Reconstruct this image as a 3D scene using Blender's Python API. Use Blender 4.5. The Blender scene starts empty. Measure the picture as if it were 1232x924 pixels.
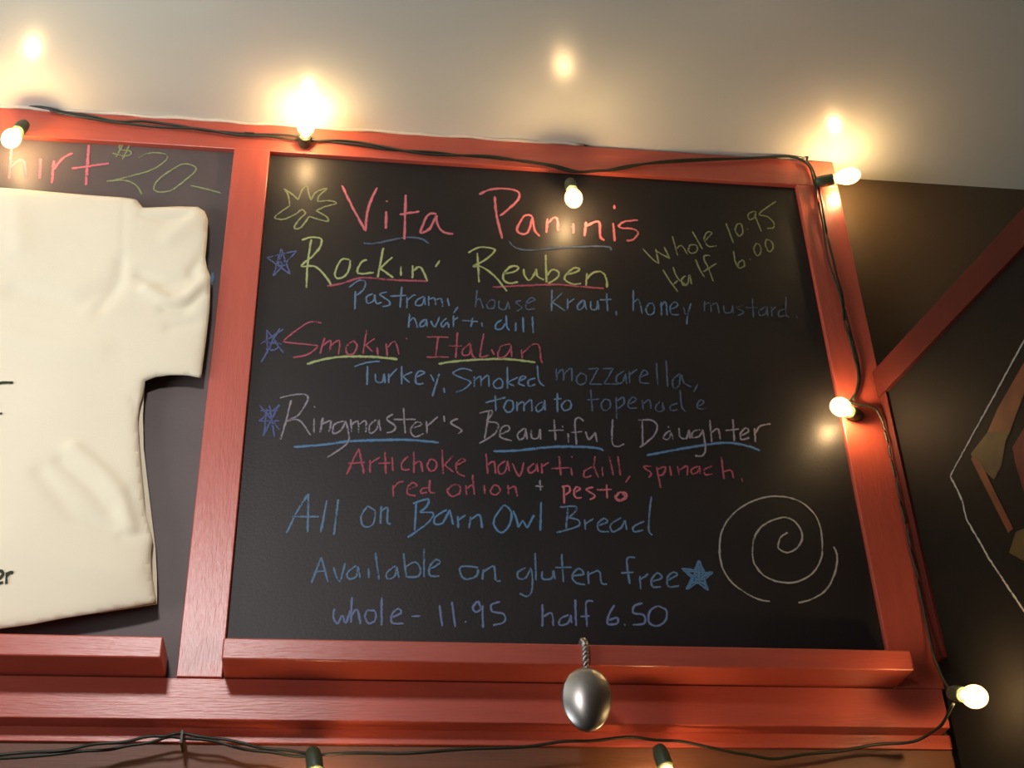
import bpy, bmesh, math, random
from mathutils import Vector, Matrix
random.seed(4)
S = bpy.context.scene
C = S.collection
# ------------------------------------------------------------------ camera, world, lights, exposure
Z0 = 2.35                                   # height of the chalkboard's lower edge above the floor
CAM = Vector((0.16778, -1.97642, -0.80522 + Z0))
RV = Vector((0.99143289, -0.12667869, -0.03183308))
UV = Vector((-0.04261886, -0.54411347, 0.8379285))
FV = Vector((0.12346849, 0.82939318, 0.54485089))
FPX = 1600.0
cd = bpy.data.cameras.new('camera'); cam = bpy.data.objects.new('camera', cd); C.objects.link(cam)
cam.matrix_world = Matrix(((RV.x, UV.x, -FV.x, CAM.x), (RV.y, UV.y, -FV.y, CAM.y), (RV.z, UV.z, -FV.z, CAM.z), (0, 0, 0, 1)))
cd.sensor_width = 36; cd.lens = 36 * FPX / 1232; cd.clip_start = 0.02
S.camera = cam
w = bpy.data.worlds.new('world'); S.world = w; w.use_nodes = True
w.node_tree.nodes['Background'].inputs[0].default_value = (0.75, 0.87, 1, 1)
w.node_tree.nodes['Background'].inputs[1].default_value = 1.0
S.view_settings.view_transform = 'Standard'; S.view_settings.look = 'None'
S.view_settings.gamma = 1; S.view_settings.use_curve_mapping = False
S.view_settings.exposure = 0.2

def area(name, loc, target, sx, sy, power, col, spread=180):
    l = bpy.data.lights.new(name, 'AREA'); l.shape = 'RECTANGLE'; l.size = sx; l.size_y = sy
    l.energy = power; l.color = col; l.spread = math.radians(spread)
    o = bpy.data.objects.new(name, l); C.objects.link(o); o.location = loc
    o.rotation_euler = (Vector(target) - Vector(loc)).to_track_quat('-Z', 'Y').to_euler()
    return o
KEY_W, WIN_W, BULB_W = 7.4, 18.5, 1.75
area('ceiling_lamp_light', (-0.30, -2.15, Z0 + 0.80), (-0.50, 0, Z0 + 0.15), 0.24, 0.28, KEY_W, (1.0, 0.93, 0.92), 78)
area('window_daylight', (-2.66, -1.45, Z0 - 0.35), (-0.85, -0.45, Z0 + 1.088), 1.5, 1.3, WIN_W, (0.88, 0.95, 1.0), 80)

# ------------------------------------------------------------------ projection helpers (photo pixel -> point on a real plane)
def ray(u, v): return FV + RV * ((u - 616) / FPX) - UV * ((v - 462) / FPX)
def on_y(u, v, y=0.0):
    d = ray(u, v); return CAM + d * ((y - CAM.y) / d.y)

# ------------------------------------------------------------------ materials
def mat(name, col, rough=0.6, spec=0.5, metal=0.0, var=0.0, vscale=8, bump=0.0, bscale=60, stretch=(1, 1, 1), col2=None, coat=0, rvar=0):
    m = bpy.data.materials.new(name); m.use_nodes = True; nt = m.node_tree; n = nt.nodes; L = nt.links
    b = n['Principled BSDF']; b.inputs['Roughness'].default_value = rough
    b.inputs['Specular IOR Level'].default_value = spec; b.inputs['Metallic'].default_value = metal
    b.inputs['Base Color'].default_value = (*col, 1); b.inputs['Coat Weight'].default_value = coat
    tc = n.new('ShaderNodeTexCoord'); mp = n.new('ShaderNodeMapping'); mp.inputs['Scale'].default_value = stretch
    L.new(tc.outputs['Object'], mp.inputs[0])
    if var or col2:
        t = n.new('ShaderNodeTexNoise'); t.inputs['Scale'].default_value = vscale; t.inputs['Detail'].default_value = 5
        L.new(mp.outputs[0], t.inputs['Vector'])
        r = n.new('ShaderNodeValToRGB'); c2 = col2 or tuple(c * (1 - var) for c in col)
        r.color_ramp.elements[0].position = .35; r.color_ramp.elements[1].position = .68
        r.color_ramp.elements[0].color = (*c2, 1); r.color_ramp.elements[1].color = (*col, 1)
        L.new(t.outputs[0], r.inputs[0]); L.new(r.outputs[0], b.inputs['Base Color'])
        if rvar:
            mr = n.new('ShaderNodeMapRange'); mr.inputs[3].default_value = rough - rvar; mr.inputs[4].default_value = rough + rvar
            L.new(t.outputs[0], mr.inputs[0]); L.new(mr.outputs[0], b.inputs['Roughness'])
    if bump:
        t2 = n.new('ShaderNodeTexNoise'); t2.inputs['Scale'].default_value = bscale; t2.inputs['Detail'].default_value = 4
        L.new(mp.outputs[0], t2.inputs['Vector'])
        bp = n.new('ShaderNodeBump'); bp.inputs['Strength'].default_value = bump; bp.inputs['Distance'].default_value = 0.002
        L.new(t2.outputs[0], bp.inputs['Height']); L.new(bp.outputs[0], b.inputs['Normal'])
    return m
def srgb(r, g, b): return tuple(((c / 255) / 12.92 if c < 10 else (((c / 255) + .055) / 1.055) ** 2.4) for c in (r, g, b))
RED = srgb(186, 84, 66)
M_redv = mat('red_gloss_paint_upright', RED, .32, .6, var=.12, vscale=14, bump=.25, bscale=70, stretch=(4, 1, .5))
M_redh = mat('red_gloss_paint_level', RED, .32, .6, var=.12, vscale=14, bump=.25, bscale=70, stretch=(.4, 1, 5))
M_red_shade = mat('red_paint_shaded', srgb(78, 28, 21), .65, .18, var=.15, bump=.15)  # shaded copy of the red: side board's shade put into its colour
M_board = mat('chalkboard_black', srgb(39, 35, 34), .45, .26, col2=srgb(30, 28, 28), vscale=3.5, bump=.12, bscale=220, rvar=.05)
M_board2 = mat('chalkboard_side_shaded', srgb(26, 23, 19), .7, .12, col2=srgb(20, 18, 15), vscale=5, bump=.1, bscale=200)  # panel colour darkened to carry the shade on the side board
M_wall = mat('brown_wall_paint', srgb(84, 68, 48), .5, .4, var=.10, vscale=3, bump=.12, bscale=90)
M_room = mat('room_wall_paint', srgb(150, 132, 112), .7, .3, var=.08, vscale=3)
M_ceil = mat('ceiling_satin_paint', srgb(206, 206, 195), .25, .5, var=.05, vscale=2.5, bump=.05, bscale=25)
M_floor = mat('floor_wood', srgb(140, 112, 84), .5, .4, var=.3, vscale=6, stretch=(6, .7, 1))
M_shirt = mat('cream_cotton', srgb(226, 216, 190), .9, .1, var=.03, vscale=6, bump=.25, bscale=700)
M_ink = mat('shirt_print_ink', srgb(60, 62, 50), .9, .1)
M_cord = mat('dark_green_cord', srgb(34, 38, 26), .45, .5, var=.1)
M_sock = mat('green_socket_plastic', srgb(58, 70, 48), .45, .5, var=.1)
M_brass = mat('brass_screw', (.62, .5, .28), .35, .5, metal=1)
M_steel = mat('spoon_steel', (.50, .48, .45), .34, .5, metal=1, var=.08, vscale=60)
M_caulk = mat('pale_caulk', srgb(214, 196, 176), .6, .4, var=.08, vscale=40)
M_frame = mat('white_window_paint', srgb(225, 224, 218), .4, .5, var=.03)
M_lamp = mat('lamp_grey_metal', srgb(120, 118, 112), .4, .5, var=.05)

def chalk_mat(name, col, dens=0.0, k=.54):
    lum = .3 * col[0] + .6 * col[1] + .1 * col[2]
    col = tuple((c * .68 + lum * .32) * k for c in col)
    m = bpy.data.materials.new(name); m.use_nodes = True; nt = m.node_tree; n = nt.nodes; L = nt.links
    b = n['Principled BSDF']; b.inputs['Base Color'].default_value = (*col, 1); b.inputs['Roughness'].default_value = .95
    b.inputs['Specular IOR Level'].default_value = .1
    tc = n.new('ShaderNodeTexCoord'); t = n.new('ShaderNodeTexNoise'); t.inputs['Scale'].default_value = 420; t.inputs['Detail'].default_value = 3
    t3 = n.new('ShaderNodeTexNoise'); t3.inputs['Scale'].default_value = 45; t3.inputs['Detail'].default_value = 2
    L.new(tc.outputs['Object'], t.inputs['Vector']); L.new(tc.outputs['Object'], t3.inputs['Vector'])
    ad = n.new('ShaderNodeMath'); ad.operation = 'ADD'; L.new(t.outputs[0], ad.inputs[0]); L.new(t3.outputs[0], ad.inputs[1])
    mr = n.new('ShaderNodeMapRange'); mr.inputs[1].default_value = .70 - dens; mr.inputs[2].default_value = 1.0 - dens
    mr.inputs[3].default_value = .18; mr.inputs[4].default_value = 1.0
    at = n.new('ShaderNodeAttribute'); at.attribute_name = 'core'
    ms = n.new('ShaderNodeMapRange'); ms.inputs[1].default_value = .0; ms.inputs[2].default_value = .6; ms.inputs[3].default_value = -.55; ms.inputs[4].default_value = .06
    L.new(at.outputs['Fac'], ms.inputs[0]); a2 = n.new('ShaderNodeMath'); a2.operation = 'ADD'; L.new(ad.outputs[0], a2.inputs[0]); L.new(ms.outputs[0], a2.inputs[1])
    mr.inputs[3].default_value = 0.0
    ml = n.new('ShaderNodeMath'); ml.operation = 'MULTIPLY'; ml.use_clamp = True; cl = n.new('ShaderNodeMapRange'); cl.inputs[2].default_value = .7; cl.inputs[3].default_value = 0; cl.inputs[4].default_value = 1
    L.new(at.outputs['Fac'], cl.inputs[0]); mr.inputs[3].default_value = .12
    L.new(a2.outputs[0], mr.inputs[0]); L.new(mr.outputs[0], ml.inputs[0]); L.new(cl.outputs[0], ml.inputs[1]); L.new(ml.outputs[0], b.inputs['Alpha'])
    return m
CH = {
    'pink': chalk_mat('chalk_pink', srgb(255, 112, 128), .10, k=0.62), 'rose': chalk_mat('chalk_rose', srgb(235, 88, 116), k=0.5),
    'lime': chalk_mat('chalk_lime', srgb(212, 228, 110), .08, k=0.52), 'olive': chalk_mat('chalk_pale_lime', srgb(196, 205, 122), .02, k=0.42),
    'blue': chalk_mat('chalk_blue', srgb(116, 166, 212), .0), 'dim': chalk_mat('chalk_smeared_blue', srgb(112, 140, 176), .0, k=.44),
    'grey': chalk_mat('chalk_lilac_grey', srgb(186, 172, 186), .0), 'sky': chalk_mat('chalk_strong_blue', srgb(100, 170, 228), .10),
    'indigo': chalk_mat('chalk_indigo', srgb(112, 124, 186), -.02), 'white': chalk_mat('chalk_white', srgb(214, 206, 190), .02),
    'peri': chalk_mat('chalk_periwinkle', srgb(138, 164, 224), .06),
}
def glass_mat():
    m = bpy.data.materials.new('clear_bulb_glass'); m.use_nodes = True; nt = m.node_tree; n = nt.nodes; L = nt.links
    n.clear(); out = n.new('ShaderNodeOutputMaterial'); tr = n.new('ShaderNodeBsdfTransparent'); tr.inputs[0].default_value = (1, .96, .88, 1)
    gl = n.new('ShaderNodeBsdfGlossy'); gl.inputs['Roughness'].default_value = .03
    lw = n.new('ShaderNodeLayerWeight'); lw.inputs[0].default_value = .35
    mx = n.new('ShaderNodeMixShader'); L.new(lw.outputs['Fresnel'], mx.inputs[0]); L.new(tr.outputs[0], mx.inputs[1]); L.new(gl.outputs[0], mx.inputs[2])
    em = n.new('ShaderNodeEmission'); em.inputs[0].default_value = (1, .62, .28, 1); em.inputs[1].default_value = 1.0
    ad = n.new('ShaderNodeAddShader'); L.new(mx.outputs[0], ad.inputs[0]); L.new(em.outputs[0], ad.inputs[1]); L.new(ad.outputs[0], out.inputs[0])
    return m
M_glass = glass_mat()
def emat(name, col, s):
    m = bpy.data.materials.new(name); m.use_nodes = True; nt = m.node_tree; n = nt.nodes; n.clear()
    e = n.new('ShaderNodeEmission'); e.inputs[0].default_value = (*col, 1); e.inputs[1].default_value = s
    o = n.new('ShaderNodeOutputMaterial'); nt.links.new(e.outputs[0], o.inputs[0]); return m
M_fil = emat('glowing_filament', (1, .70, .36), 40)
M_panel = emat('lamp_diffuser_glow', (1, .95, .9), 6)

# ------------------------------------------------------------------ mesh helpers
def link(name, bm, m, parent=None, smooth=False):
    me = bpy.data.meshes.new(name); bm.normal_update(); bm.to_mesh(me); bm.free()
    if m: me.materials.append(m)
    if smooth:
        for p in me.polygons: p.use_smooth = True
    o = bpy.data.objects.new(name, me); C.objects.link(o)
    if parent: o.parent = parent; o.matrix_parent_inverse = parent.matrix_world.inverted() if False else Matrix.Translation(-parent.location)
    return o
def box(bm, x0, x1, y0, y1, z0, z1, bev=0.0):
    r = bmesh.ops.create_cube(bm, size=1)
    for v in r['verts']:
        v.co = Vector(((x0 + x1) / 2 + v.co.x * (x1 - x0), (y0 + y1) / 2 + v.co.y * (y1 - y0), (z0 + z1) / 2 + v.co.z * (z1 - z0)))
    if bev:
        es = list({e for v in r['verts'] for e in v.link_edges})
        bmesh.ops.bevel(bm, geom=es, offset=bev, segments=2, affect='EDGES', profile=.5)
def bx(name, m, parent, *a, bev=0.0015):
    bm = bmesh.new(); x0, x1, y0, y1, z0, z1 = a; box(bm, x0, x1, y0, y1, z0 + Z0, z1 + Z0, bev); return link(name, bm, m, parent)
def tag(o, label=None, cat=None, group=None, kind=None):
    if label: o['label'] = label
    if cat: o['category'] = cat
    if group: o['group'] = group
    if kind: o['kind'] = kind
    return o
def empty(name, loc, label, cat, group=None):
    o = bpy.data.objects.new(name, None); C.objects.link(o); o.location = loc; o.empty_display_size = .05
    return tag(o, label, cat, group)
def catmull(P, n=5, closed=False):
    if len(P) < 3: return [Vector(p) for p in P]
    Q = [Vector(p) for p in P]; out = []
    N = len(Q)
    for i in range(N - 1):
        p0 = Q[max(i - 1, 0)]; p1 = Q[i]; p2 = Q[i + 1]; p3 = Q[min(i + 2, N - 1)]
        for k in range(n):
            t = k / n
            out.append(.5 * ((2 * p1) + (p2 - p0) * t + (2 * p0 - 5 * p1 + 4 * p2 - p3) * t * t + (3 * p1 - p0 - 3 * p2 + p3) * t ** 3))
    out.append(Q[-1]); return out
def tube(bm, pts, r, seg=8, cap=True):
    rings = []; up = Vector((0, 0, 1))
    for i, p in enumerate(pts):
        t = (pts[min(i + 1, len(pts) - 1)] - pts[max(i - 1, 0)]).normalized()
        a = t.cross(up)
        if a.length < 1e-3: a = t.cross(Vector((0, 1, 0)))
        a.normalize(); b = t.cross(a).normalized()
        rr = r[i] if isinstance(r, list) else r
        rings.append([bm.verts.new(p + a * rr * math.cos(2 * math.pi * k / seg) + b * rr * math.sin(2 * math.pi * k / seg)) for k in range(seg)])
    for A, B in zip(rings, rings[1:]):
        for k in range(seg): bm.faces.new((A[k], A[(k + 1) % seg], B[(k + 1) % seg], B[k]))
    if cap: bm.faces.new(rings[0][::-1]); bm.faces.new(rings[-1])
def lathe(bm, prof, seg=24, M=Matrix()):
    rings = []
    for r, z in prof:
        if r < 1e-6: rings.append([bm.verts.new(M @ Vector((0, 0, z)))])
        else: rings.append([bm.verts.new(M @ Vector((r * math.cos(2 * math.pi * k / seg), r * math.sin(2 * math.pi * k / seg), z))) for k in range(seg)])
    for A, B in zip(rings, rings[1:]):
        for k in range(seg):
            k2 = (k + 1) % seg
            if len(A) == 1 and len(B) == 1: continue
            if len(A) == 1: bm.faces.new((A[0], B[k2], B[k]))
            elif len(B) == 1: bm.faces.new((A[k], A[k2], B[0]))
            else: bm.faces.new((A[k], A[k2], B[k2], B[k]))

# ------------------------------------------------------------------ the room
XL, XR, YB, YF = -2.6, 2.8, 0.05, -4.2
CEIL = 1.088
def struct(name, m, *a, bev=0):
    return tag(bx(name, m, None, *a, bev=bev), kind='structure')
struct('ceiling', M_ceil, XL - .1, XR + .1, YF - .1, YB + .1, CEIL, CEIL + .1)
struct('floor', M_floor, XL - .1, XR + .1, YF - .1, YB + .1, -Z0 - .1, -Z0)
struct('wall_back', M_wall, XL - .1, XR + .1, YB, YB + .1, -Z0, CEIL)
struct('wall_right', M_room, XR, XR + .1, YF, YB, -Z0, CEIL)
struct('wall_front', M_room, XL, XR, YF - .1, YF, -Z0, CEIL)
bm = bmesh.new()
for a in ((YF, -2.25, -Z0, CEIL), (-.65, YB, -Z0, CEIL), (-2.25, -.65, -Z0, -1.05), (-2.25, -.65, .35, CEIL)):
    box(bm, XL - .1, XL, a[0], a[1], a[2] + Z0, a[3] + Z0)
tag(link('wall_left', bm, M_room), kind='structure')
bm = bmesh.new()
for a in ((-2.25, -2.20, -1.05, .35), (-.70, -.65, -1.05, .35), (-2.20, -.70, -1.05, -1.0), (-2.20, -.70, .30, .35), (-1.47, -1.43, -1.0, .30)):
    box(bm, XL - .08, XL - .02, a[0], a[1], a[2] + Z0, a[3] + Z0, .002)
tag(link('window_1', bm, M_frame), kind='structure')
# painted-over bead between frame and ceiling
bm = bmesh.new()
tube(bm, [Vector((-.55 + i * .02, -.0015 + .0015 * math.sin(i * 1.3), Z0 + 1.0855 + .001 * math.sin(i * .7))) for i in range(60)], .0035, 6)
tag(link('trim_1', bm, M_caulk, None, True), kind='structure')

# ------------------------------------------------------------------ red sign frame
W, H = 1.07, 1.015
fr = empty('sign_frame', (0.5, 0.05, Z0 - .15), 'red painted wooden frame under the ceiling holding two chalkboards', 'frame')
bx('top_rail', M_redh, fr, -1.21, 1.160, 0.0, .05, H, 1.084)
bx('stile', M_redv, fr, -.069, -.0005, -.003, .05, -.064, H)
bx('stile', M_redv, fr, W, 1.160, 0.0, .05, -.064, H)
bx('stile', M_redv, fr, -1.208, -1.139, -.003, .05, -.064, H)
bx('bottom_rail', M_redh, fr, -1.21, 1.150, 0.0, .05, -.129, -.0645)
bx('lower_trim', M_redh, fr, -1.21, 1.165, .036, .05, -.152, -.129, bev=.001)
BY = .010
M_rust = mat('rust_brown_wood', srgb(112, 68, 44), .5, .4, var=.2, vscale=10, stretch=(.5, 1, 6), bump=.2)
bx('lower_board', M_rust, fr, -1.21, 1.165, .042, .0495, -.42, -.1525, bev=0)
def ledge(x0, x1):
    # chalk ledge: vertical nose, level underside, bevelled edges
    bx('chalk_ledge', M_redh, fr, x0, x1, -.074, BY - .0006, -.0625, -.0285, bev=.0025)
ledge(.002, W + .004)
ledge(-1.138, -.085)

# ------------------------------------------------------------------ chalkboards
BY = .010
def board(x0, x1, label, m=None):
    b = bx('chalkboard', m or M_board, None, x0, x1, BY, .048, -.062, H - .001, bev=0)
    return tag(b, label, 'chalkboard')
main = board(.0, W - .0005, 'black chalkboard covered with the coloured chalk sandwich menu')
M_board_sheen = mat("chalkboard_sheen_grey", srgb(96, 84, 82), .5, .3, col2=srgb(78, 70, 69), vscale=3, bump=.12, bscale=220, rvar=.05)  # greyer than the main board: sheen of the light put into the colour
left = board(-1.1385, -.0695, 'black chalkboard behind the pinned cream shirt, price written on top', M_board_sheen)
ribs = []
def ribbon(bm, pts, wd, fn, off):
    P = [fn(p) for p in pts]
    n = len(P); L = []; R = []; M_ = []; lay = bm.verts.layers.float.get('core') or bm.verts.layers.float.new('core')
    for i in range(n):
        t = P[min(i + 1, n - 1)] - P[max(i - 1, 0)]
        if t.length < 1e-7: t = Vector((1, 0, 0))
        nrm = Vector(off)
        s = t.cross(nrm).normalized() * wd * .5 * (random.uniform(.75, 1.1)) * (.75 if i in (0, n - 1) else 1)
        L.append(bm.verts.new(P[i] + s * 1.65)); R.append(bm.verts.new(P[i] - s * 1.65)); mv = bm.verts.new(P[i] + s * random.uniform(-.25, .25)); mv[lay] = random.uniform(.85, 1.15); M_.append(mv)
    for i in range(n - 1):
        bm.faces.new((L[i], L[i + 1], M_[i + 1], M_[i])); bm.faces.new((M_[i], M_[i + 1], R[i + 1], R[i]))
def write(parent, colour, crop, text, wd=.0047, name='chalk_writing', label=None, y=BY - .0006, sharp=False):
    ox, oy, s = crop; bm = bmesh.new()
    for st in text.split('|'):
        pts = [tuple(map(float, q.split(','))) for q in st.split()]
        if len(pts) == 1: pts.append((pts[0][0] + 6, pts[0][1] + 8))
        pts = [(ox + a * s, oy + b * s, 0) for a, b in pts]
        if not sharp: pts = catmull(pts, 5)
        ps = []
        for a, b in zip(pts, pts[1:]):
            a = Vector(a); b = Vector(b); k = max(1, int((b - a).length / 2.5))
            ps += [a.lerp(b, j / k) for j in range(k)]
        ps.append(Vector(pts[-1]))
        ribbon(bm, ps, wd, lambda p: on_y(p[0] + random.uniform(-.15, .15), p[1] + random.uniform(-.15, .15), y), (0, -1, 0))
        y -= .00006
    o = link(name, bm, CH[colour], parent)
    if label: o['label'] = label
    return o
cA = (310, 210, .2029); cB = (550, 210, .2029); cC = (750, 230, .1867); cD = (400, 330, .211); cE = (640, 330, .2679)
cF = (305, 380, .211); cG = (505, 380, .211); cH = (680, 420, .211); cI = (400, 530, .211); cJ = (640, 530, .211)
cK = (330, 590, .211); cL = (360, 650, .211); cM = (600, 650, .2192); cN = (850, 580, .1731); cO = (0, 150, .2273); c1 = (0, 0, 1)
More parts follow.
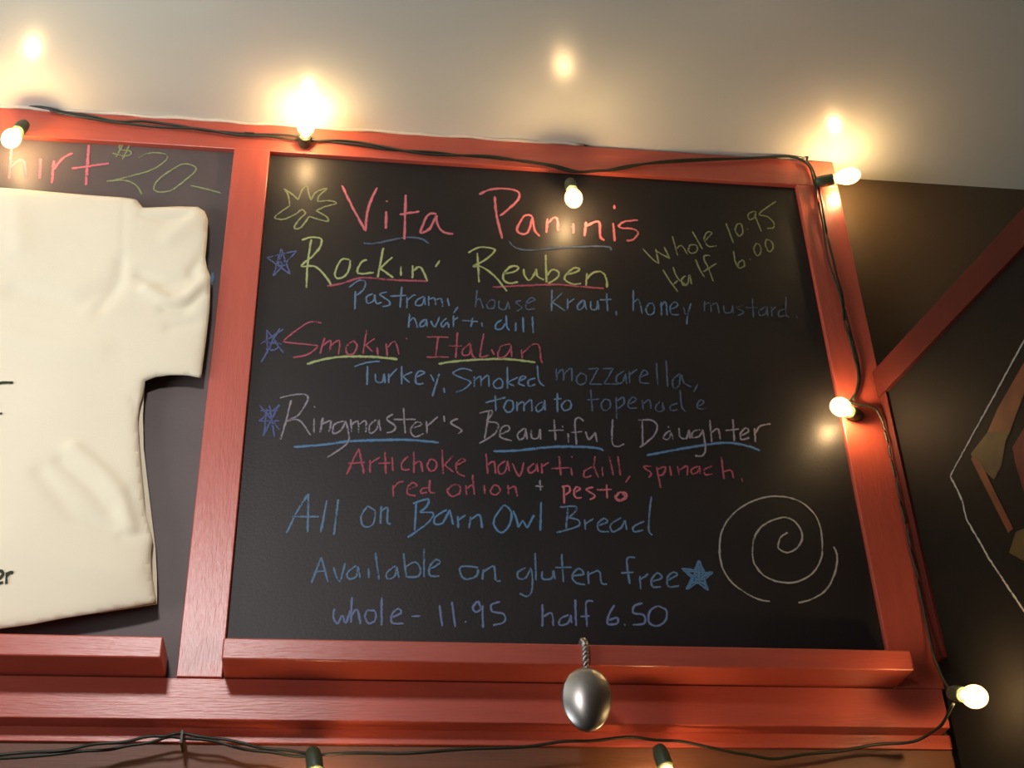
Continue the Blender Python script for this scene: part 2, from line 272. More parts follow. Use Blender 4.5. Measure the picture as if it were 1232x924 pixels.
T = [
 ('olive', cA, 'chalk_sunburst', 'lime sunburst outline', "157,85 180,120 190,185|190,185 112,240 108,262 165,262 235,228|235,228 262,208 282,230 250,262 220,305 225,322 260,310 305,248|305,248 410,278 408,250 345,215|345,215 400,190 465,172 430,155 355,160|355,160 365,125 412,82 345,105 318,152|318,152 305,120 292,70 265,90 240,150|240,150 215,125 157,85"),
 ('pink', cA, 'chalk_writing', 'pink word Vita', "500,65 560,190 640,335|640,335 655,200 708,78|762,218 760,322|762,155|878,120 870,385|842,238 960,218|1060,232 1010,240 968,330 975,345 1020,320 1060,240|1060,240 1065,290 1100,340 1160,352"),
 ('dim', cA, 'chalk_underline', 'dull blue underline', "628,408 700,408 860,375 960,378 1015,408"),
 ('pink', cB, 'chalk_writing', 'pink word Paninis', "222,130 235,250 268,380|130,118 200,88 300,85 365,105 360,150 310,200 255,245|445,245 400,245 355,320 375,350 420,340 445,250|445,250 460,330 490,365|535,260 530,345|535,290 575,255 595,270 600,335|690,290 690,350|765,280 755,365|760,310 820,280 845,290 850,370 875,388|925,288 935,395|932,180 934,205|1072,270 990,280 962,312 1050,325 1072,350 1045,385 1005,392"),
 ('dim', cB, 'chalk_underline', 'dull blue underline', "310,395 340,430 420,448 600,435 800,425 900,430 912,450"),
 ('indigo', cA, 'chalk_star', 'indigo scribbled star', "140,440 192,590|192,590 55,492|55,492 232,452|232,452 92,602|92,602 140,440|120,500 160,540 150,470 120,540 175,520"),
 ('lime', cA, 'chalk_writing', "lime word Rockin'", "318,385 295,540 290,672|262,388 320,372 375,380 372,425 330,480 268,530 268,545 340,545 400,600 435,655|545,505 500,503 465,560 462,608 500,612 540,570 548,508|648,505 615,520 590,575 620,588 688,580|745,435 725,540 712,610|798,490 720,560|725,555 805,612|850,545 850,600|920,540 918,615|925,570 965,550 1008,632|1080,508 1055,548"),
 ('rose', cA, 'chalk_underline', 'rose underline', "412,662 500,645 620,612 800,625 1008,632"),
 ('lime', cB, 'chalk_writing', 'lime word Reuben', "120,465 130,640|65,465 130,432 215,440 215,465 160,510 95,545 140,545 220,600 295,692|270,590 340,575 365,550 320,545 275,590 280,630 320,645 360,635|395,560 400,600 430,625 465,580 470,560|470,560 475,600 515,625|525,475 530,640|535,600 560,565 600,575 595,610 540,645|640,595 700,580 725,560 690,555 645,595 640,625 690,650 735,645|770,585 765,660|768,620 810,580 860,580 885,620 888,670"),
 ('rose', cB, 'chalk_underline', 'rose underline', "210,668 400,658 600,652 740,665 870,675"),
 ('olive', cC, 'chalk_writing', 'pale lime word Whole', "125,370 180,430 228,468|228,468 208,372|208,385 300,435|300,435 262,360|315,290 350,415|345,370 375,350 415,410|430,345 418,380 440,400 475,385 470,350 430,345|445,260 510,375|525,320 570,270 540,265 520,310 550,355 600,352"),
 ('olive', cC, 'chalk_writing', 'pale lime price 10.95', "660,205 710,335|735,210 720,250 745,290 770,265 760,215 735,210|797,240|845,175 850,130 805,150 815,185 850,165|848,160 890,260|985,65 875,145 930,165 970,205 965,235 925,240"),
 ('olive', cC, 'chalk_writing', 'pale lime word Half', "255,505 300,580 352,648|320,490 350,560 410,610|325,600 350,575|400,545 375,570 385,605 415,595 425,540 440,600|465,440 490,500 525,560|560,415 525,415 520,440 545,490 580,580|515,520 600,465"),
 ('olive', cC, 'chalk_writing', 'pale lime price 6.00', "710,385 720,450 745,495 780,480 770,445 740,465 740,490|812,435|860,335 840,370 860,415 885,395 880,350 860,335|920,310 915,350 940,390 965,365 955,325 920,310"),
 ('blue', cD, 'chalk_writing', 'blue word Pastrami', "130,95 128,200|95,75 150,35 188,45 175,90 135,120|230,110 195,130 200,165 235,150 240,115|240,115 250,165 280,160|310,100 270,115 320,150 325,175 285,185|395,70 385,190|330,125 420,120|425,130 425,195|425,150 460,120 475,120|520,125 480,150 475,175 510,175 525,130|525,130 530,175|548,125 550,180|550,145 580,135 590,180|592,145 620,140 628,185|655,135 665,180|715,185 690,222"),
 ('dim', cD, 'chalk_writing', 'dull blue word house', "825,90 815,190|818,155 840,140 860,195|905,145 880,170 890,195 920,190 925,155 905,145|950,150 950,190 985,200 1000,155|1000,155 1010,200|1075,150 1045,160 1080,190 1050,210|1100,170 1155,145 1130,135 1105,165 1110,200 1155,195"),
 ('blue', cE, 'chalk_writing', 'blue word kraut', "90,70 88,165|135,85 92,125|92,125 150,165|160,110 160,160|160,130 190,110|230,115 205,140 210,160 232,145 235,115|235,115 245,160|265,120 265,155 290,155 295,118|295,118 300,160|335,85 340,165|305,115 358,112|378,165 380,185"),
 ('blue', cE, 'chalk_writing', 'blue word honey', "455,70 455,165|458,125 480,115 495,178|525,130 512,160 525,182 548,170 545,135 525,130|580,125 582,185|582,140 600,125 608,185|620,160 655,140 640,125 620,150 630,180 660,180|678,145 690,180|715,130 700,180 695,225"),
 ('dim', cE, 'chalk_writing', 'faint word mustard', "775,120 775,165|775,135 800,130 805,170|805,140 830,130 840,175|862,140 865,170 895,170 900,140|900,140 905,175|945,140 920,150 950,170 925,185|990,110 995,195|960,150 1015,150|1050,145 1020,165 1025,185 1050,175 1055,145|1055,145 1060,190|1075,145 1078,190|1078,160 1095,145|1140,155 1110,165 1110,190 1135,185|1140,100 1142,180 1155,192|1186,187"),
 ('blue', cD, 'chalk_writing', 'blue word havarti', "440,225 435,305|437,270 465,250 485,305|530,255 500,280 505,300 530,285 535,255|535,255 540,300|560,265 585,300 610,240|650,250 620,280 630,300 655,275 665,305|690,235 690,300|690,265 715,245|800,245 790,300|740,265 765,265 830,270|850,275 855,300"),
 ('sky', cD, 'chalk_writing', 'blue word dill', "965,260 935,280 930,310 965,310 985,280|990,235 995,300 1010,320|1045,275 1045,325|1085,245 1090,330|1140,240 1145,335"),
 ('rose', cF, 'chalk_writing', "rose word Smokin'", "390,40 310,40 180,135 200,152 330,165 365,175 310,220 225,238|405,125 380,215|395,170 440,140 435,205|440,170 490,140 485,220|570,140 530,175 535,215 570,215 590,170 570,140|645,80 625,215|690,130 635,170|640,168 680,205|705,180 710,225|755,155 765,230|765,180 805,145 830,220|870,125"),
 ('lime', cF, 'chalk_underline', 'lime underline', "305,275 400,248 520,232 700,235 820,248"),
 ('indigo', cF, 'chalk_star', 'indigo scribbled star', "75,80 170,212|40,160 170,75|150,70 45,265|75,85 80,205|60,150 160,160|100,110 140,180 90,190 130,100"),
 ('rose', cG, 'chalk_writing', 'rose word Italian', "40,120 165,122|105,120 90,240|40,235 165,235|215,95 205,240|165,172 240,172|290,155 245,195 250,225 285,215 290,160|290,160 300,225 320,240|365,100 345,215 350,235 395,225|410,190 425,225|515,160 465,175 445,230 480,235 515,195 520,165|520,165 525,235|580,190 585,245|585,215 640,165 680,170 690,240 700,270"),
 ('lime', cG, 'chalk_underline', 'lime underline', "108,275 180,262 300,252 440,245 540,250 660,265"),
 ('blue', cF, 'chalk_writing', 'blue word Turkey', "575,290 640,268 720,258|650,285 648,395|695,330 700,375 735,375 745,330|745,330 750,385|770,330 772,385|772,350 820,300|845,285 845,390|905,320 850,345|850,345 890,380|925,350 975,325 945,315 925,345 930,385 970,385|1010,335 1030,375|1060,330 1040,390 1020,460|1085,410 1090,440"),
 ('blue', cG, 'chalk_writing', 'blue word Smoked', "300,315 245,300 190,330 280,370 285,390 250,420 205,435|310,345 312,405|312,370 345,345 350,400|350,370 390,340 395,405|450,355 420,385 435,412 470,405 470,370 450,355|500,290 500,415|560,350 505,380 540,400|565,375 605,352 580,345 565,385 600,400|660,355 620,370 625,400 660,390|670,280 680,370 710,400"),
 ('dim', cH, 'chalk_writing', 'dull blue word mozzarella', "-52,110 -47,180|-47,145 -15,115 -8,180|-8,145 35,110 38,185|90,135 65,165 75,200 110,195 120,155 90,135|130,115 190,108|190,108 140,200|140,200 210,200|215,112 275,108|275,108 222,198|222,198 300,200|335,125 295,155 295,190 325,190 345,140|345,140 350,200|365,125 368,195|368,145 410,115|430,160 470,140 450,120 430,150 430,190 480,195|520,80 528,205|575,65 585,215|655,140 615,175 620,225 650,205 660,145 680,195 720,215|755,200 735,245"),
 ('blue', cG, 'chalk_writing', 'blue word tomato', "430,450 435,545|375,495 490,465|500,480 480,520 500,550 530,535 530,490 500,480|555,490 555,545|555,510 590,490 595,545|595,510 635,480 640,545|700,490 665,515 670,545 700,530 712,480|712,480 715,540|785,440 785,550|765,475 810,472|835,480 810,510 825,540 860,525 860,490 835,480"),
 ('dim', cH, 'chalk_writing', 'dull blue word topenade', "145,230 155,355|125,290 195,285|225,285 205,315 220,350 255,335 255,295 225,285|290,275 295,400|290,300 330,275 335,310 300,340|365,315 405,290 385,275 360,305 365,335 410,335|440,290 445,345|445,310 480,290 490,340|540,300 515,330 525,355 555,350 555,305|555,305 565,352|640,310 600,325 605,350 640,345|655,235 665,330 690,355|760,325 790,305 775,290 755,310 758,338 800,340"),
 ('grey', cF, 'chalk_writing', "lilac grey word Ringmaster's", "215,480 185,600 155,705|150,468 240,448 305,455 300,500 250,570 190,600 260,595 325,680|345,585 345,665|345,515|395,580 380,665|385,620 440,600 430,660|515,600 460,620 455,670 500,650 525,600|525,600 545,690 520,740 420,808|555,590 560,665|560,620 595,600 600,665|600,620 640,600 640,665|700,590 660,630 670,670 705,640 715,590|715,590 725,655|795,560 760,590 805,625 800,655 760,668|855,525 865,670|800,590 925,590|890,645 960,620 930,605 895,650 920,690 970,670|985,600 990,670|990,630 1050,575|1085,570 1090,605|1165,585 1125,610 1185,650 1165,672"),
 ('sky', cF, 'chalk_underline', 'strong blue underline', "230,748 400,735 550,715 750,708 900,708 1055,722"),
 ('indigo', cF, 'chalk_star', 'indigo scribbled star', "35,510 150,650|150,510 30,600|30,600 150,600|145,505 55,685|75,530 60,680|40,540 140,540|90,510 120,690"),
 ('grey', cG, 'chalk_writing', 'lilac grey word Beautiful', "395,545 370,700|340,555 410,540 405,570 385,600 445,615 430,670 340,728|460,675 510,650 500,625 465,640 460,690 525,712|600,640 560,670 565,705 595,690 605,640|605,640 612,705|635,650 640,695 675,695 685,645|685,645 690,705|765,590 775,710|735,655 820,650|845,670 850,725|812,628|935,600 905,580 885,610 895,735|865,665 925,660|945,660 965,705 1000,665|1000,665 1012,720|1100,590 1098,720 1125,745 1165,730"),
 ('sky', cG, 'chalk_underline', 'strong blue underline', "420,772 560,768 700,752 850,745 1000,752 1050,768"),
 ('grey', cH, 'chalk_writing', 'lilac grey word Daughter', "440,405 442,555|415,405 490,405 525,440 500,500 425,560|600,465 575,480 560,510 590,512 605,475|605,475 615,515|585,440|650,450 655,500 690,510 705,460|705,460 712,510|770,460 730,470 725,505 765,495 785,460|785,460 800,570 780,608 740,608|825,405 835,530|830,480 870,455 885,515|955,400 965,525|915,465 990,455|1000,495 1045,470 1030,450 1000,480 1005,515 1050,505|1080,450 1085,530|1085,480 1110,440 1170,425"),
 ('sky', cH, 'chalk_underline', 'blue underline', "465,605 600,580 740,555 900,535 1010,545 1110,578"),
 ('rose', cI, 'chalk_writing', 'rose word Artichoke', "80,195 150,45|150,45 180,190|90,130 185,125|215,110 215,185|215,130 270,95|300,65 305,190|260,130 330,128|340,95 345,175|430,90 395,130 400,165 440,165|465,65 465,185|468,135 500,120 515,180|560,105 540,140 560,175 590,160 590,120 560,105|625,50 632,190|690,85 640,140|640,140 690,180|700,145 755,115 735,105 705,135 715,185 755,205|800,195 800,230"),
 ('rose', cJ, 'chalk_writing', 'rose word havarti', "-262,75 -252,190|-252,140 -217,120 -207,190|-152,115 -192,150 -182,190 -152,175 -140,115|-140,115 -128,175|-112,130 -72,205 -47,125|12,130 -22,160 -10,185 22,165 28,130|28,130 35,180|55,130 58,190|58,150 95,125|155,90 165,200|110,160 215,155|222,155 230,200|225,90"),
 ('rose', cJ, 'chalk_writing', 'rose word dill', "345,150 300,175 300,210 340,200|360,90 355,150 380,210|400,150 405,205|440,90 465,200|490,90 505,200|560,200 535,240"),
 ('rose', cJ, 'chalk_writing', 'rose word spinach', "680,145 635,150 680,185 665,212|710,150 735,270|715,165 760,150 750,190 725,200|785,145 795,200|830,145 840,195|840,170 885,145 885,200|950,145 910,165 915,190 945,180 955,145|955,145 960,190|1030,145 985,165 990,195 1030,190|1080,95 1095,220|1090,180 1135,170 1150,215|1195,215 1200,235"),
 ('rose', cI, 'chalk_writing', 'rose word red', "345,255 348,320|348,275 375,240 405,235|430,280 480,260 460,240 430,265 430,305 475,315|545,270 510,275 505,300 540,295|555,225 555,290 585,298"),
 ('rose', cI, 'chalk_writing', 'rose word onion', "690,250 655,285 680,318 725,300 725,260 690,250|760,255 765,310|765,275 800,255 810,310|800,200 805,250|865,255 870,305|920,255 900,290 925,310 955,290 945,260 920,255|1000,255 1005,310|1005,275 1040,265 1055,320"),
 ('grey', cJ, 'chalk_writing', 'grey plus sign', "45,225 50,285|20,260 65,262"),
 ('pink', cJ, 'chalk_writing', 'bright rose word pesto', "180,255 185,360|170,265 210,260 215,290 190,310|245,295 275,275 255,265 240,290 250,325 285,325|350,265 310,280 360,315 330,338|425,250 430,330|370,280 455,280|500,295 475,320 495,345 535,330 535,300 500,295|495,300 480,325 505,340 530,320 515,302"),
 ('blue', cK, 'chalk_writing', 'blue word All', "70,245 130,120 195,20|195,20 190,240|100,150 255,150|300,55 265,240|365,50 340,255"),
 ('blue', cK, 'chalk_writing', 'blue word on', "530,90 495,150 510,205 560,195 575,120 530,90|610,90 605,190|610,120 645,100 645,180 665,190"),
 ('sky', cK, 'chalk_writing', 'strong blue word Barn', "810,70 800,230|790,75 875,50 870,90 830,125|830,125 905,130 880,180 760,270|985,110 920,150 915,190 960,185 1000,110|1000,110 1020,195|1045,145 1050,215|1050,170 1090,140|1120,150 1110,215|1115,170 1170,140 1185,215"),
 ('sky', cI, 'chalk_writing', 'strong blue word Owl', "975,370 925,440 925,490 965,525 1010,480 1020,410 985,370 960,385|1030,400 1050,450 1060,495|1060,495 1085,455|1085,455 1110,500|1110,500 1150,425|1190,350 1185,515"),
 ('blue', cJ, 'chalk_writing', 'blue word Bread', "205,380 195,500|160,380 245,375 250,400 210,440|210,440 265,455 260,490 140,525|300,450 305,510|305,475 350,445|375,485 430,465 410,445 375,475 385,515 440,520|510,440 450,480 460,520 505,500 530,455|530,455 540,510|640,460 580,490 585,520 635,510|680,320 665,500 688,540"),
 ('blue', cL, 'chalk_writing', 'blue word Available', "70,245 125,95|125,95 165,240|90,180 150,175|195,155 230,235 262,130|325,145 275,185 285,220 325,205 335,150|335,150 348,215|395,160 398,215|435,70 455,225|550,145 500,185 505,220 545,205 555,150|555,150 570,215|595,75 610,210|610,150 660,125 690,160 680,205 615,210|712,50 712,210|745,165 800,130 780,110 745,150 745,200 800,205"),
 ('blue', cL, 'chalk_writing', 'blue word on', "1020,155 925,150 920,190 950,222 1010,205 1020,165|1050,165 1045,225|1050,180 1110,150 1120,225 1150,232"),
 ('blue', cM, 'chalk_writing', 'blue word gluten', "150,150 105,175 110,210 150,205 175,150|175,150 185,200 180,285 150,308 115,290|200,70 205,220|240,170 240,210 290,210 300,165|300,165 310,215|345,75 355,230|310,150 400,148|405,195 465,185 440,155 405,190 420,230 475,245|490,170 495,240|492,190 550,170 565,235 595,240"),
 ('blue', cM, 'chalk_writing', 'blue word free', "750,95 705,100 710,180 720,240|670,180 740,175|775,195 780,270|780,215 820,185|840,228 895,205 870,180 840,215 845,255 890,255|925,220 980,190 955,175 925,210 935,255 990,250"),
 ('sky', cM, 'chalk_star', 'filled blue star', "1100,110 1130,180|1130,180 1175,175|1175,175 1130,215|1130,215 1150,275|1150,275 1090,230|1090,230 1030,270|1030,270 1060,205|1060,205 1005,155|1005,155 1075,165|1075,165 1100,110|1080,170 1110,220|1060,200 1125,190|1080,240 1110,150|1065,235 1130,230|1090,130 1095,230|1070,190 1140,190|1080,175 1115,175|1045,262 1100,120|1105,125 1140,262|1020,168 1160,182|1050,240 1150,185|1140,250 1030,170|1075,215 1125,215|1100,140 1100,225"),
 ('peri', cL, 'chalk_writing', 'blue word whole with dash', "200,390 195,440 220,475 245,430 265,470 290,400|300,325 295,470|298,430 330,395 350,480|385,400 375,440 400,475 435,450 430,405 385,400|470,325 470,485|530,440 580,415 565,390 530,420 530,470 595,475|640,435 690,432"),
 ('peri', cL, 'chalk_writing', 'blue price 11.95', "800,370 815,490|870,350 890,495|945,462|1040,400 1020,350 990,385 1010,410 1045,385|1045,370 1048,500|1145,350 1095,365|1095,365 1100,405 1165,420 1170,465 1105,485"),
 ('peri', cM, 'chalk_writing', 'blue word half', "240,350 240,475|245,420 290,400 300,470|385,410 340,430 335,465 380,455 395,410|395,410 400,455|420,325 425,470|520,335 480,345 485,475|450,420 500,415"),
 ('peri', cM, 'chalk_writing', 'blue price 6.50', "635,355 605,410 600,460 650,455 650,425 605,440|688,460|790,345 745,360 740,400 795,410 800,455 735,465|870,360 830,390 825,450 870,470 915,440 920,385 870,360"),
 ('white', cN, 'chalk_spiral', 'white chalk spiral', "565,350 520,380 498,430 505,465 560,490 620,465 660,410 662,350 620,280 560,248 500,252 400,295 340,370 320,460 330,560 400,650 500,692 620,695 730,640 790,550 805,450 790,310 740,210 640,130 500,98 360,118 220,190 120,310 90,450 110,590 180,700 290,780 380,820 440,828|640,840 740,810 830,750 890,640 908,540 900,480 882,450"),
]
for col, crop, nm, lab, txt in T:
    wd = .0052 if nm == 'chalk_underline' else .0040
    if 'Vita' in lab or 'Panin' in lab: wd = .0054
    if 'Rock' in lab or 'Reub' in lab: wd = .0047
    if nm == 'chalk_spiral': wd = .0036
    write(main, col, crop, txt, wd, nm, lab)
for col, lab, txt in [
    ('pink', 'pink word shirt', "62,110 50,285|55,225 120,185 140,285|215,180 210,285|285,190 275,310|280,240 330,180 385,150|470,105 455,320|380,232 575,205|-10,150 -50,150 -60,200 -15,240 -30,290 -80,290"),
    ('olive', 'pale lime dollar sign', "712,100 660,98 632,112 640,132 688,140 690,158 650,165 595,150|658,92 612,176|692,96 648,184"),
    ('olive', 'pale lime price 20', "735,175 790,150 870,155 880,185 800,240 640,285 565,300|565,300 660,295 720,320 750,368|1020,215 960,210 850,280 815,330 835,355 900,350 960,310 1030,250 1035,225 1010,212|1010,322 1090,340 1170,362")]:
    write(left, col, cO, txt, .0062 if col == 'pink' else .0042, 'chalk_writing', lab)
write(left, 'dim', cO, "90,72 260,80", .004, 'chalk_smear', 'dull blue chalk smear')
write(left, 'dim', cO, "400,86 560,98", .004, 'chalk_smear', 'dull blue chalk smear')
write(left, 'sky', c1, "256,328 253,346", .008, 'chalk_mark', 'short bright blue chalk tick')

# ------------------------------------------------------------------ cream T-shirt pinned over the left board
SY = -.012
half = [(-60, 226), (0, 228), (30, 230), (60, 233), (110, 237), (150, 240), (164, 242), (172, 252), (190, 251), (215, 250), (238, 251), (246, 256), (250, 266), (249, 290),
        (247, 312), (249, 325), (253, 335), (253, 347), (252, 375), (248, 410), (244, 440), (242, 457), (225, 454), (205, 454), (188, 456), (175, 461),
        (172, 478), (168, 492), (166, 508), (168, 540), (171, 575), (175, 618), (184, 652), (182, 672), (183, 695), (189, 729), (160, 735), (120, 742), (80, 748), (40, 756), (0, 762), (-60, 768)]
ax = on_y(-130, 500, SY).x
P2 = [on_y(u, v, SY) for u, v in half]; P2 = [(p.x, p.z) for p in P2]
P2 = [(max(x, ax), z) for x, z in P2]
R2 = [p for p in P2 if p[0] > ax + .002]
outline = [(ax, P2[0][1] - .055)] + [(ax + .05, P2[0][1] - .040)] + [(ax + .085, P2[0][1] + .004)] + [p for p in R2 if p[0] > ax + .09 or p[1] < Z0 + .3]
zlow = P2[-1][1]
full = [(ax, zlow)] ; full = outline + [(ax, zlow)]
mirror = [(2 * ax - x, z) for x, z in reversed(outline[1:])]
poly = outline + [(ax, zlow)] + mirror
def inside(x, z):
    c = False; n = len(poly); j = n - 1
    for i in range(n):
        xi, zi = poly[i]; xj, zj = poly[j]
        if (zi > z) != (zj > z) and x < (xj - xi) * (z - zi) / (zj - zi) + xi: c = not c
        j = i
    return c
def nearest(x, z):
    best = None
    for i in range(len(poly)):
        x1, z1 = poly[i]; x2, z2 = poly[(i + 1) % len(poly)]
        dx, dz = x2 - x1, z2 - z1; L2 = dx * dx + dz * dz or 1e-9
        t = max(0, min(1, ((x - x1) * dx + (z - z1) * dz) / L2)); a, b = x1 + dx * t, z1 + dz * t
        d = (a - x) ** 2 + (b - z) ** 2
        if best is None or d < best[0]: best = (d, a, b)
    return math.sqrt(best[0]), best[1], best[2]
def pxz(u, v): p = on_y(u, v, SY); return (p.x, p.z)
folds = [  # (polyline in photo px, half width m, depth m: + toward viewer)
    ([(178, 352), (205, 368), (225, 364), (250, 340)], .011, .010), ([(170, 335), (200, 345), (235, 338)], .012, -.006), ([(200, 375), (222, 376), (250, 350)], .010, -.009),
    ([(232, 330), (245, 312)], .010, -.009), ([(205, 290), (235, 268)], .016, .005), ([(172, 262), (200, 268), (225, 262)], .008, -.005),
    ([(0, 405), (60, 420), (120, 425)], .02, .005), ([(20, 355), (90, 372), (135, 350)], .02, -.006), ([(146, 318), (143, 345), (120, 378)], .012, -.005),
    ([(90, 545), (125, 575), (150, 605), (160, 640)], .013, .011), ([(75, 560), (110, 590), (135, 620)], .011, -.007), ([(50, 575), (90, 625), (135, 640)], .014, -.006),
    ([(158, 600), (172, 648), (150, 650)], .010, -.007), ([(205, 398), (240, 392)], .010, -.005), ([(10, 660), (90, 690), (160, 700)], .03, .006),
    ([(160, 480), (166, 505), (169, 540), (172, 590), (172, 630)], .0035, -.008), ([(182, 665), (180, 695)], .004, -.009),
    ([(20, 245), (25, 300)], .02, .004), ([(150, 240), (148, 340)], .005, -.0015)]
FP = [([pxz(*p) for p in pl], wd, dp) for pl, wd, dp in folds]
def fold_h(x, z):
    h = 0
    for pl, wd, dp in FP:
        dm = 9
        for (x1, z1), (x2, z2) in zip(pl, pl[1:]):
            dx, dz = x2 - x1, z2 - z1; t = max(0, min(1, ((x - x1) * dx + (z - z1) * dz) / (dx * dx + dz * dz)))
            dm = min(dm, math.hypot(x1 + dx * t - x, z1 + dz * t - z))
        if dm < 3 * wd: h += dp * math.exp(-(dm / wd) ** 2)
    return h
ztop = max(p[1] for p in poly)
def shirt_y(x, z, de):
    t = max(0, min(1, (ztop - z) / (ztop - zlow)))
    hang = .004 + .016 * t ** 2                    # the hem hangs off the board
    rnd = .005 * (1 - math.exp(-de / .006))
    return SY - hang * .8 - rnd - .62 * fold_h(x, z) * (1 - math.exp(-de / .012)) - .0010 * math.sin(x * 31 + z * 12) * math.sin(z * 17 - x * 6)
G = .006
xs0 = min(p[0] for p in poly); xs1 = max(p[0] for p in poly)
nx = int((xs1 - xs0) / G) + 2; nz = int((ztop - zlow) / G) + 2
bm = bmesh.new(); vid = {}
def cellin(i, j): return inside(xs0 + (i + .5) * G, zlow + (j + .5) * G)
cin = {(i, j) for i in range(-1, nx) for j in range(-1, nz) if cellin(i, j)}
front_f = []
def getv(i, j):
    if (i, j) in vid: return vid[(i, j)]
    x, z = xs0 + i * G, zlow + j * G
    edge = not all((i + a, j + b) in cin for a in (-1, 0) for b in (-1, 0))
    d, a, b = nearest(x, z) if (edge or True) else (1, x, z)
    if edge: x, z, d = a, b, 0
    v = bm.verts.new((x, shirt_y(x, z, d), z)); vid[(i, j)] = v; return v
for (i, j) in cin:
    try: bm.faces.new((getv(i, j), getv(i + 1, j), getv(i + 1, j + 1), getv(i, j + 1)))
    except ValueError: pass
bmesh.ops.recalc_face_normals(bm, faces=bm.faces)
sh = empty('t_shirt', (ax, SY, Z0 + .7), 'cream cotton short-sleeved shirt pinned flat over the left chalkboard', 'shirt')
body = link('shirt_body', bm, M_shirt, sh, True)
md = body.modifiers.new('thickness', 'SOLIDIFY'); md.thickness = .0025; md.offset = 0
# back layer of the shirt, a little wider at the side seam
bk = [(120, 460), (175, 462), (173, 480), (172, 505), (173, 540), (177, 575), (182, 620), (187, 660), (189, 695), (189, 727), (120, 738)]
bm = bmesh.new(); vs = [bm.verts.new(on_y(u, v, -.0075)) for u, v in bk]; bm.faces.new(vs); bmesh.ops.triangulate(bm, faces=bm.faces)
bl = link('back_layer', bm, M_shirt, sh); md = bl.modifiers.new('thickness', 'SOLIDIFY'); md.thickness = .002
def shirt_print(txt):
    bm = bmesh.new()
    for st in txt.split('|'):
        pts = catmull([(*map(float, q.split(',')), 0) for q in st.split()], 5)
        def f(p):
            q = on_y(p[0], p[1], SY - .02); return Vector((q.x, shirt_y(q.x, q.z, .05) - .003, q.z))
        ribbon(bm, pts, .0030, f, (0, -1, 0))
    return link('shirt_print', bm, M_ink, sh)
shirt_print("-6,698 0,696 4,690 -1,687 -6,694 -3,702 4,701|8,689 8,703|8,694 12,689 16,690").__setitem__('label', 'dark printed lettering')
shirt_print("-8,462 0,458 15,458").__setitem__('label', 'dark printed squiggle')
shirt_print("-10,496 2,495").__setitem__('label', 'dark printed squiggle')
# small pins holding the shoulder and sleeve
# ------------------------------------------------------------------ side chalkboard standing at an angle to the wall
A9 = math.radians(9); X0 = 1.1615
DD = Vector((math.sin(A9), -math.cos(A9), 0)); NN = Vector((-math.cos(A9), -math.sin(A9), 0))   # NN faces left, to the camera
O1 = Vector((1.148, 0, Z0))
def on_side(u, v, off=0.0):
    o = O1 + NN * off; d = ray(u, v); t = (o - CAM).dot(NN) / d.dot(NN); return CAM + d * t
def side_box(name, m, parent, s0, s1, n0, n1, z0, z1, bev=.001):
    bm = bmesh.new(); box(bm, s0, s1, n0, n1, z0, z1, bev)
    for v in bm.verts: v.co = O1 + DD * v.co.x + NN * v.co.y + Vector((0, 0, v.co.z))
    bmesh.ops.recalc_face_normals(bm, faces=bm.faces)
    return link(name, bm, m, parent)
sb = empty('side_chalkboard', O1 + DD * .5 + Vector((0, 0, -.62)), 'dark side chalkboard with dull red top rail, chalk triangle and painted artwork', 'chalkboard')
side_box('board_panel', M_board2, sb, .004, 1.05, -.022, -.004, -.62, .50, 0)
side_box('top_rail', M_red_shade, sb, .004, 1.05, -.026, 0.004, .494, .552)
side_box('stile', M_red_shade, sb, .004, .029, -.024, .002, -.02, .4935)
side_box('stile', M_red_shade, sb, 1.05, 1.10, -.026, .002, -.62, .552)
def side_line(col, pts, wd, label, name='chalk_line'):
    bm = bmesh.new(); P = []
    for a, b in zip(pts, pts[1:]):
        a = Vector((*a, 0)); b = Vector((*b, 0)); k = max(1, int((b - a).length / 4)); P += [a.lerp(b, j / k) for j in range(k)]
    P.append(Vector((*pts[-1], 0)))
    ribbon(bm, P, wd, lambda p: on_side(p[0] + random.uniform(-.3, .3), p[1], -.0033), NN)
    o = link(name, bm, CH[col], sb); o['label'] = label; return o
side_line('white', [(1262, 355), (1232, 410), (1190, 487), (1158, 545), (1143, 573)], .0042, 'pale chalk edge of a triangle')
side_line('white', [(1143, 573), (1152, 590), (1158, 604), (1163, 625), (1190, 672), (1215, 710), (1232, 735), (1262, 770)], .0042, 'pale chalk edge of a triangle')
def side_poly(name, pts, m, off, label):
    bm = bmesh.new(); vs = [bm.verts.new(on_side(u, v, off)) for u, v in pts]; f = bm.faces.new(vs); bmesh.ops.triangulate(bm, faces=[f])
    bmesh.ops.recalc_face_normals(bm, faces=bm.faces)
    o = link(name, bm, m, sb); o['label'] = label; return o
M_p1 = mat('paint_rust', srgb(108, 60, 31), .6, .3, col2=srgb(86, 44, 25), vscale=18)
M_p2 = mat('paint_olive', srgb(80, 66, 31), .6, .3, col2=srgb(63, 51, 25), vscale=22)
M_p3 = mat('paint_crimson', srgb(93, 24, 20), .6, .3, col2=srgb(72, 18, 15), vscale=20)
side_poly('painted_patch', [(1262, 385), (1232, 436), (1200, 492), (1188, 520), (1215, 520), (1222, 500), (1234, 468), (1262, 425)], M_p1, -.0034, 'rust painted band')
side_poly('painted_patch', [(1188, 520), (1168, 546), (1172, 556), (1196, 577), (1205, 560), (1210, 530), (1215, 520)], M_p2, -.0034, 'olive painted patch')
side_poly('painted_patch', [(1172, 548), (1178, 553), (1219, 636), (1213, 641), (1168, 552)], M_p1, -.0030, 'thin rust painted stroke')
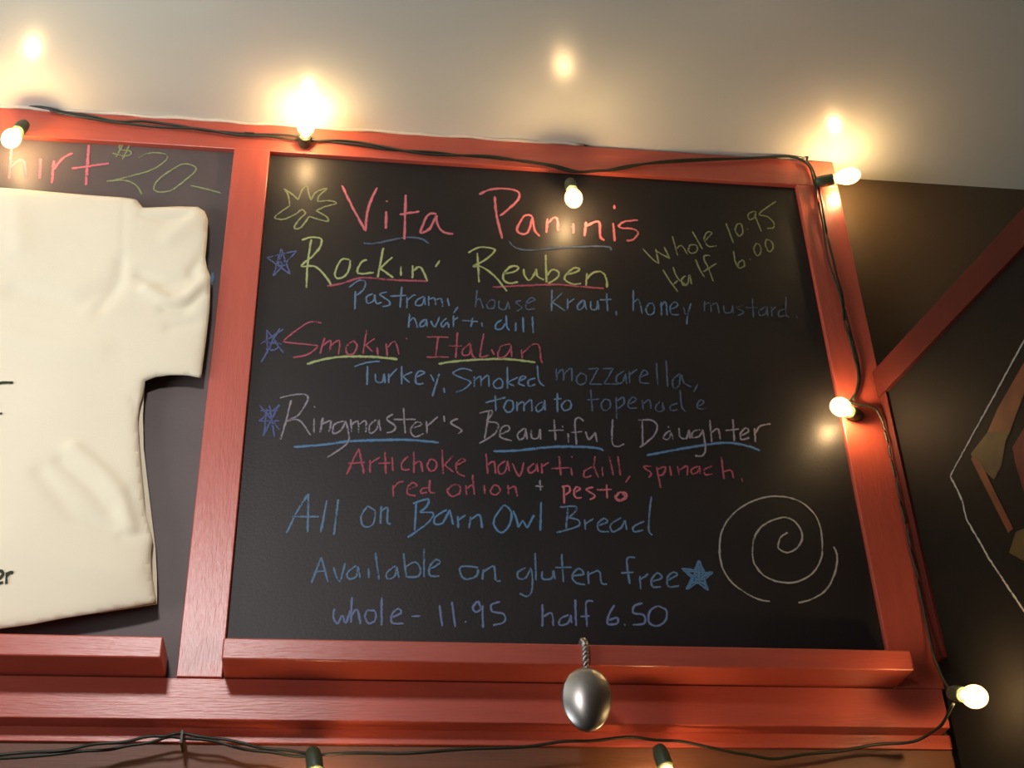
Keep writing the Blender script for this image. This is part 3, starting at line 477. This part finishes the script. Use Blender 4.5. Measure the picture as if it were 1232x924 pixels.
side_poly('painted_patch', [(1262, 505), (1232, 515), (1218, 538), (1222, 560), (1232, 592), (1262, 620)], M_p3, -.0034, 'crimson painted patch')
side_poly('painted_patch', [(1222, 640), (1236, 634), (1262, 650), (1232, 675), (1214, 665)], M_p2, -.0034, 'small grey olive painted patch')

# ------------------------------------------------------------------ string lights
def px(u, v, y, yy=None): return on_y(u, v, y if yy is None else yy)
cord = empty('string_light_cord', (0.5, -.02, Z0 + 1.0), 'dark green light cord stapled around the red sign frame', 'string lights')
runs = [
    ([(-70, 118), (0, 122), (60, 131), (100, 139), (150, 146), (190, 147), (240, 156), (300, 161), (360, 164), (420, 174), (500, 182), (560, 187), (610, 192), (650, 196), (690, 205), (720, 206), (760, 199), (860, 192), (960, 188), (972, 194), (985, 225), (993, 270), (1004, 320), (1012, 350), (1019, 385), (1030, 425), (1034, 460), (1022, 485)], -.006),
    ([(60, 133), (110, 143), (160, 150), (230, 155), (300, 163), (362, 168), (430, 171), (510, 185), (600, 189), (655, 199), (700, 207), (745, 203), (800, 194), (900, 190), (965, 192), (980, 222), (990, 270), (998, 318), (1010, 352), (1017, 390), (1027, 425), (1033, 458), (1026, 482)], -.009),
    ([(1022, 485), (1050, 490), (1061, 505), (1067, 528), (1074, 560), (1084, 605), (1095, 655), (1107, 710), (1118, 765, -.020), (1130, 808, -.055), (1146, 832, -.13)], -.014),
    ([(-70, 912), (0, 908), (60, 904), (110, 897), (160, 890), (195, 885), (219, 883), (250, 887), (300, 896), (345, 904), (400, 907), (480, 906), (560, 902), (640, 897), (700, 891), (760, 888), (805, 891), (850, 898), (900, 909), (940, 912), (1000, 904), (1060, 896), (1105, 890, -.02), (1130, 874, -.08), (1147, 848, -.14)], -.004),
    ([(-70, 916, -.004), (60, 908, -.002), (110, 903, .004), (150, 899), (190, 890), (219, 887), (260, 893), (300, 902), (345, 908), (385, 910)], .012),
]
for pl, y in runs:
    bm = bmesh.new(); pts = catmull([px(q[0], q[1], y, q[2] if len(q) > 2 else None) for q in pl], 6)
    pts = [p + Vector((0, .0012 * math.sin(i * .9), .0012 * math.cos(i * .7))) for i, p in enumerate(pts)]
    tube(bm, pts, .0025, 8); link('cord', bm, M_cord, cord, True)
bm = bmesh.new(); box(bm, *(lambda p: (p.x - .002, p.x + .002, -.010, .034, p.z - .012, p.z + .008))(px(219, 886, -.004)), .0005); link('staple', bm, M_cord, cord)
bm = bmesh.new(); box(bm, *(lambda p: (p.x - .010, p.x + .010, -.0105, -.001, p.z - .001, p.z + .001))(px(300, 162, -.004)), .0004); link('staple', bm, M_cord, cord)

def orient(pos, d):
    q = Vector(d).to_track_quat('Z', 'Y'); return Matrix.Translation(pos) @ q.to_matrix().to_4x4()
bulb_prof = [(.0085, .0), (.0095, .003), (.0105, .007), (.0135, .014), (.0165, .022), (.0178, .030), (.0172, .038), (.0145, .046), (.010, .052), (.005, .0555), (0, .0565)]
first = None
def light_bulb(centre, d, label, power=1.0):
    d = Vector(d).normalized(); base = Vector(centre) - d * .030
    M = orient(base, d)
    # socket belongs to the cord
    bm = bmesh.new(); lathe(bm, [(0, -.036), (.0085, -.036), (.0105, -.033), (.0125, -.022), (.0125, -.002), (.0115, .001), (.0095, .001)], 20, M)
    so = link('socket', bm, M_sock, cord, True)
    b = empty('light_bulb', base, label, 'light bulb', 'clear bulbs on the string light cord')
    bm = bmesh.new(); lathe(bm, bulb_prof, 28, M); g = link('glass_envelope', bm, M_glass, b, True); g.visible_shadow = True
    bm = bmesh.new(); lathe(bm, [(0, -.001), (.0088, -.001), (.0090, .004), (.0080, .0055), (0, .006)], 20, M); link('screw_cap', bm, M_brass, b, True)
    bm = bmesh.new()      # stem and looped filament
    tube(bm, [M @ Vector((0, 0, .005)), M @ Vector((0, 0, .018))], .0022, 8)
    st = link('glass_stem', bm, M_glass, b, True)
    bm = bmesh.new(); pts = []
    for k in range(61):
        a = math.pi * (k / 60) * 1.0
        r = .0078; c = Vector((-math.cos(a) * r, 0, .020 + math.sin(a) * .015)); ph = k * 1.9
        pts.append(M @ (c + Vector((0, math.sin(ph) * .0022, math.cos(ph) * .0022))))
    tube(bm, pts, .0026, 5); link('filament', bm, M_fil, b, True)
    l = bpy.data.lights.new('bulb_light', 'POINT'); l.energy = BULB_W * power; l.color = (1, .66, .32); l.shadow_soft_size = .008
    lo = bpy.data.objects.new('bulb_light', l); C.objects.link(lo); lo.parent = b; lo.matrix_parent_inverse = Matrix.Translation(-b.location); lo.location = M @ Vector((0, 0, .028))
    return b
light_bulb(px(14, 166, -.045), (-.15, -.35, -.9), 'lit bulb at the top left corner of the photo above the shirt')
light_bulb(px(368, 152, -.058), (.05, -.92, -.12), 'lit bulb on the top rail above the red upright between the boards')
light_bulb(px(690, 238, -.045), (0, -.35, -.94), 'lit bulb hanging over the word Paninis')
light_bulb(px(1020, 212, -.035), (.9, -.3, .05), 'lit bulb pointing right at the upper right corner of the menu board')
light_bulb(px(1012, 490, -.035), (-.75, -.6, -.1), 'lit bulb on the middle of the right red upright')
light_bulb(px(1172, 838, -.175), (.06, -.90, -.42), 'lit clear bulb at the lower right corner beside the side chalkboard')
light_bulb(px(382, 948, -.03), (.15, -.3, -.95), 'lit bulb below the frame hanging left of the spoon', .3)
light_bulb(px(808, 943, -.03), (.15, -.3, -.95), 'lit bulb below the frame hanging right of the spoon', .4)

# ------------------------------------------------------------------ serving spoon hooked over the chalk ledge
sy = -.082
top = px(704, 776, sy); neck = px(705, 803, sy); tip = px(707, 881, sy - .008)
sp = empty('spoon', tip, 'shiny metal spoon with twisted handle hanging over the middle of the chalk ledge', 'spoon')
L = (neck - tip).length; bm = bmesh.new(); N = 30; K = 20
ang = 0.045
hw = .0385
grid = []
for i in range(N + 1):
    t = i / N
    wq = math.sin(math.pi * min(1, (t * .93 + .0)) ** .88) ** .62 if 0 < t < 1 else 0.0
    wq = math.sqrt(max(0, 1 - (2 * (t ** 1.12) - 1) ** 2))
    if i == N: wq = .10
    row = []
    c = tip.lerp(neck, t)
    for k in range(K + 1):
        s = -1 + 2 * k / K
        bulge = .015 * math.sqrt(max(0, math.sin(math.pi * min(1, max(0, t))))) * (1 - s * s)
        row.append(bm.verts.new(c + Vector((s * hw * wq, -bulge, 0))))
    grid.append(row)
for i in range(N):
    for k in range(K): bm.faces.new((grid[i][k], grid[i][k + 1], grid[i + 1][k + 1], grid[i + 1][k]))
bmesh.ops.remove_doubles(bm, verts=bm.verts, dist=.00005)
bmesh.ops.recalc_face_normals(bm, faces=bm.faces)
o = link('bowl', bm, M_steel, sp, True); md = o.modifiers.new('t', 'SOLIDIFY'); md.thickness = .0016; md.offset = 0
bm = bmesh.new()          # twisted handle that bends back over the ledge
path = catmull([neck + Vector((0, 0, -.004)), neck.lerp(top, .5), top, Vector((top.x, -.066, Z0 - .0205)), Vector((top.x, -.040, Z0 - .0215)), Vector((top.x, -.006, Z0 - .0215))], 14)
for strand in range(2):
    pts = []
    for i, p in enumerate(path):
        t = (path[min(i + 1, len(path) - 1)] - path[max(i - 1, 0)]).normalized(); a = Vector((1, 0, 0)); b = t.cross(a).normalized()
        ph = i * .62 + strand * math.pi; rr = .0030 * min(1, i / 8)
        pts.append(p + a * rr * math.cos(ph) + b * rr * math.sin(ph))
    tube(bm, pts, .0029, 8)
link('twisted_handle', bm, M_steel, sp, True)

# ------------------------------------------------------------------ ceiling lamp of the room (behind the viewer)
lp = empty('room_lamp', (-.30, -2.2, Z0 + CEIL), 'boxy grey lamp hanging from the ceiling behind the viewer', 'lamp')
bx('lamp_housing', M_lamp, lp, -.50, -.10, -2.34, -2.17, .66, .98)
bx('lamp_rod', M_lamp, lp, -.31, -.29, -2.26, -2.24, .979, CEIL)
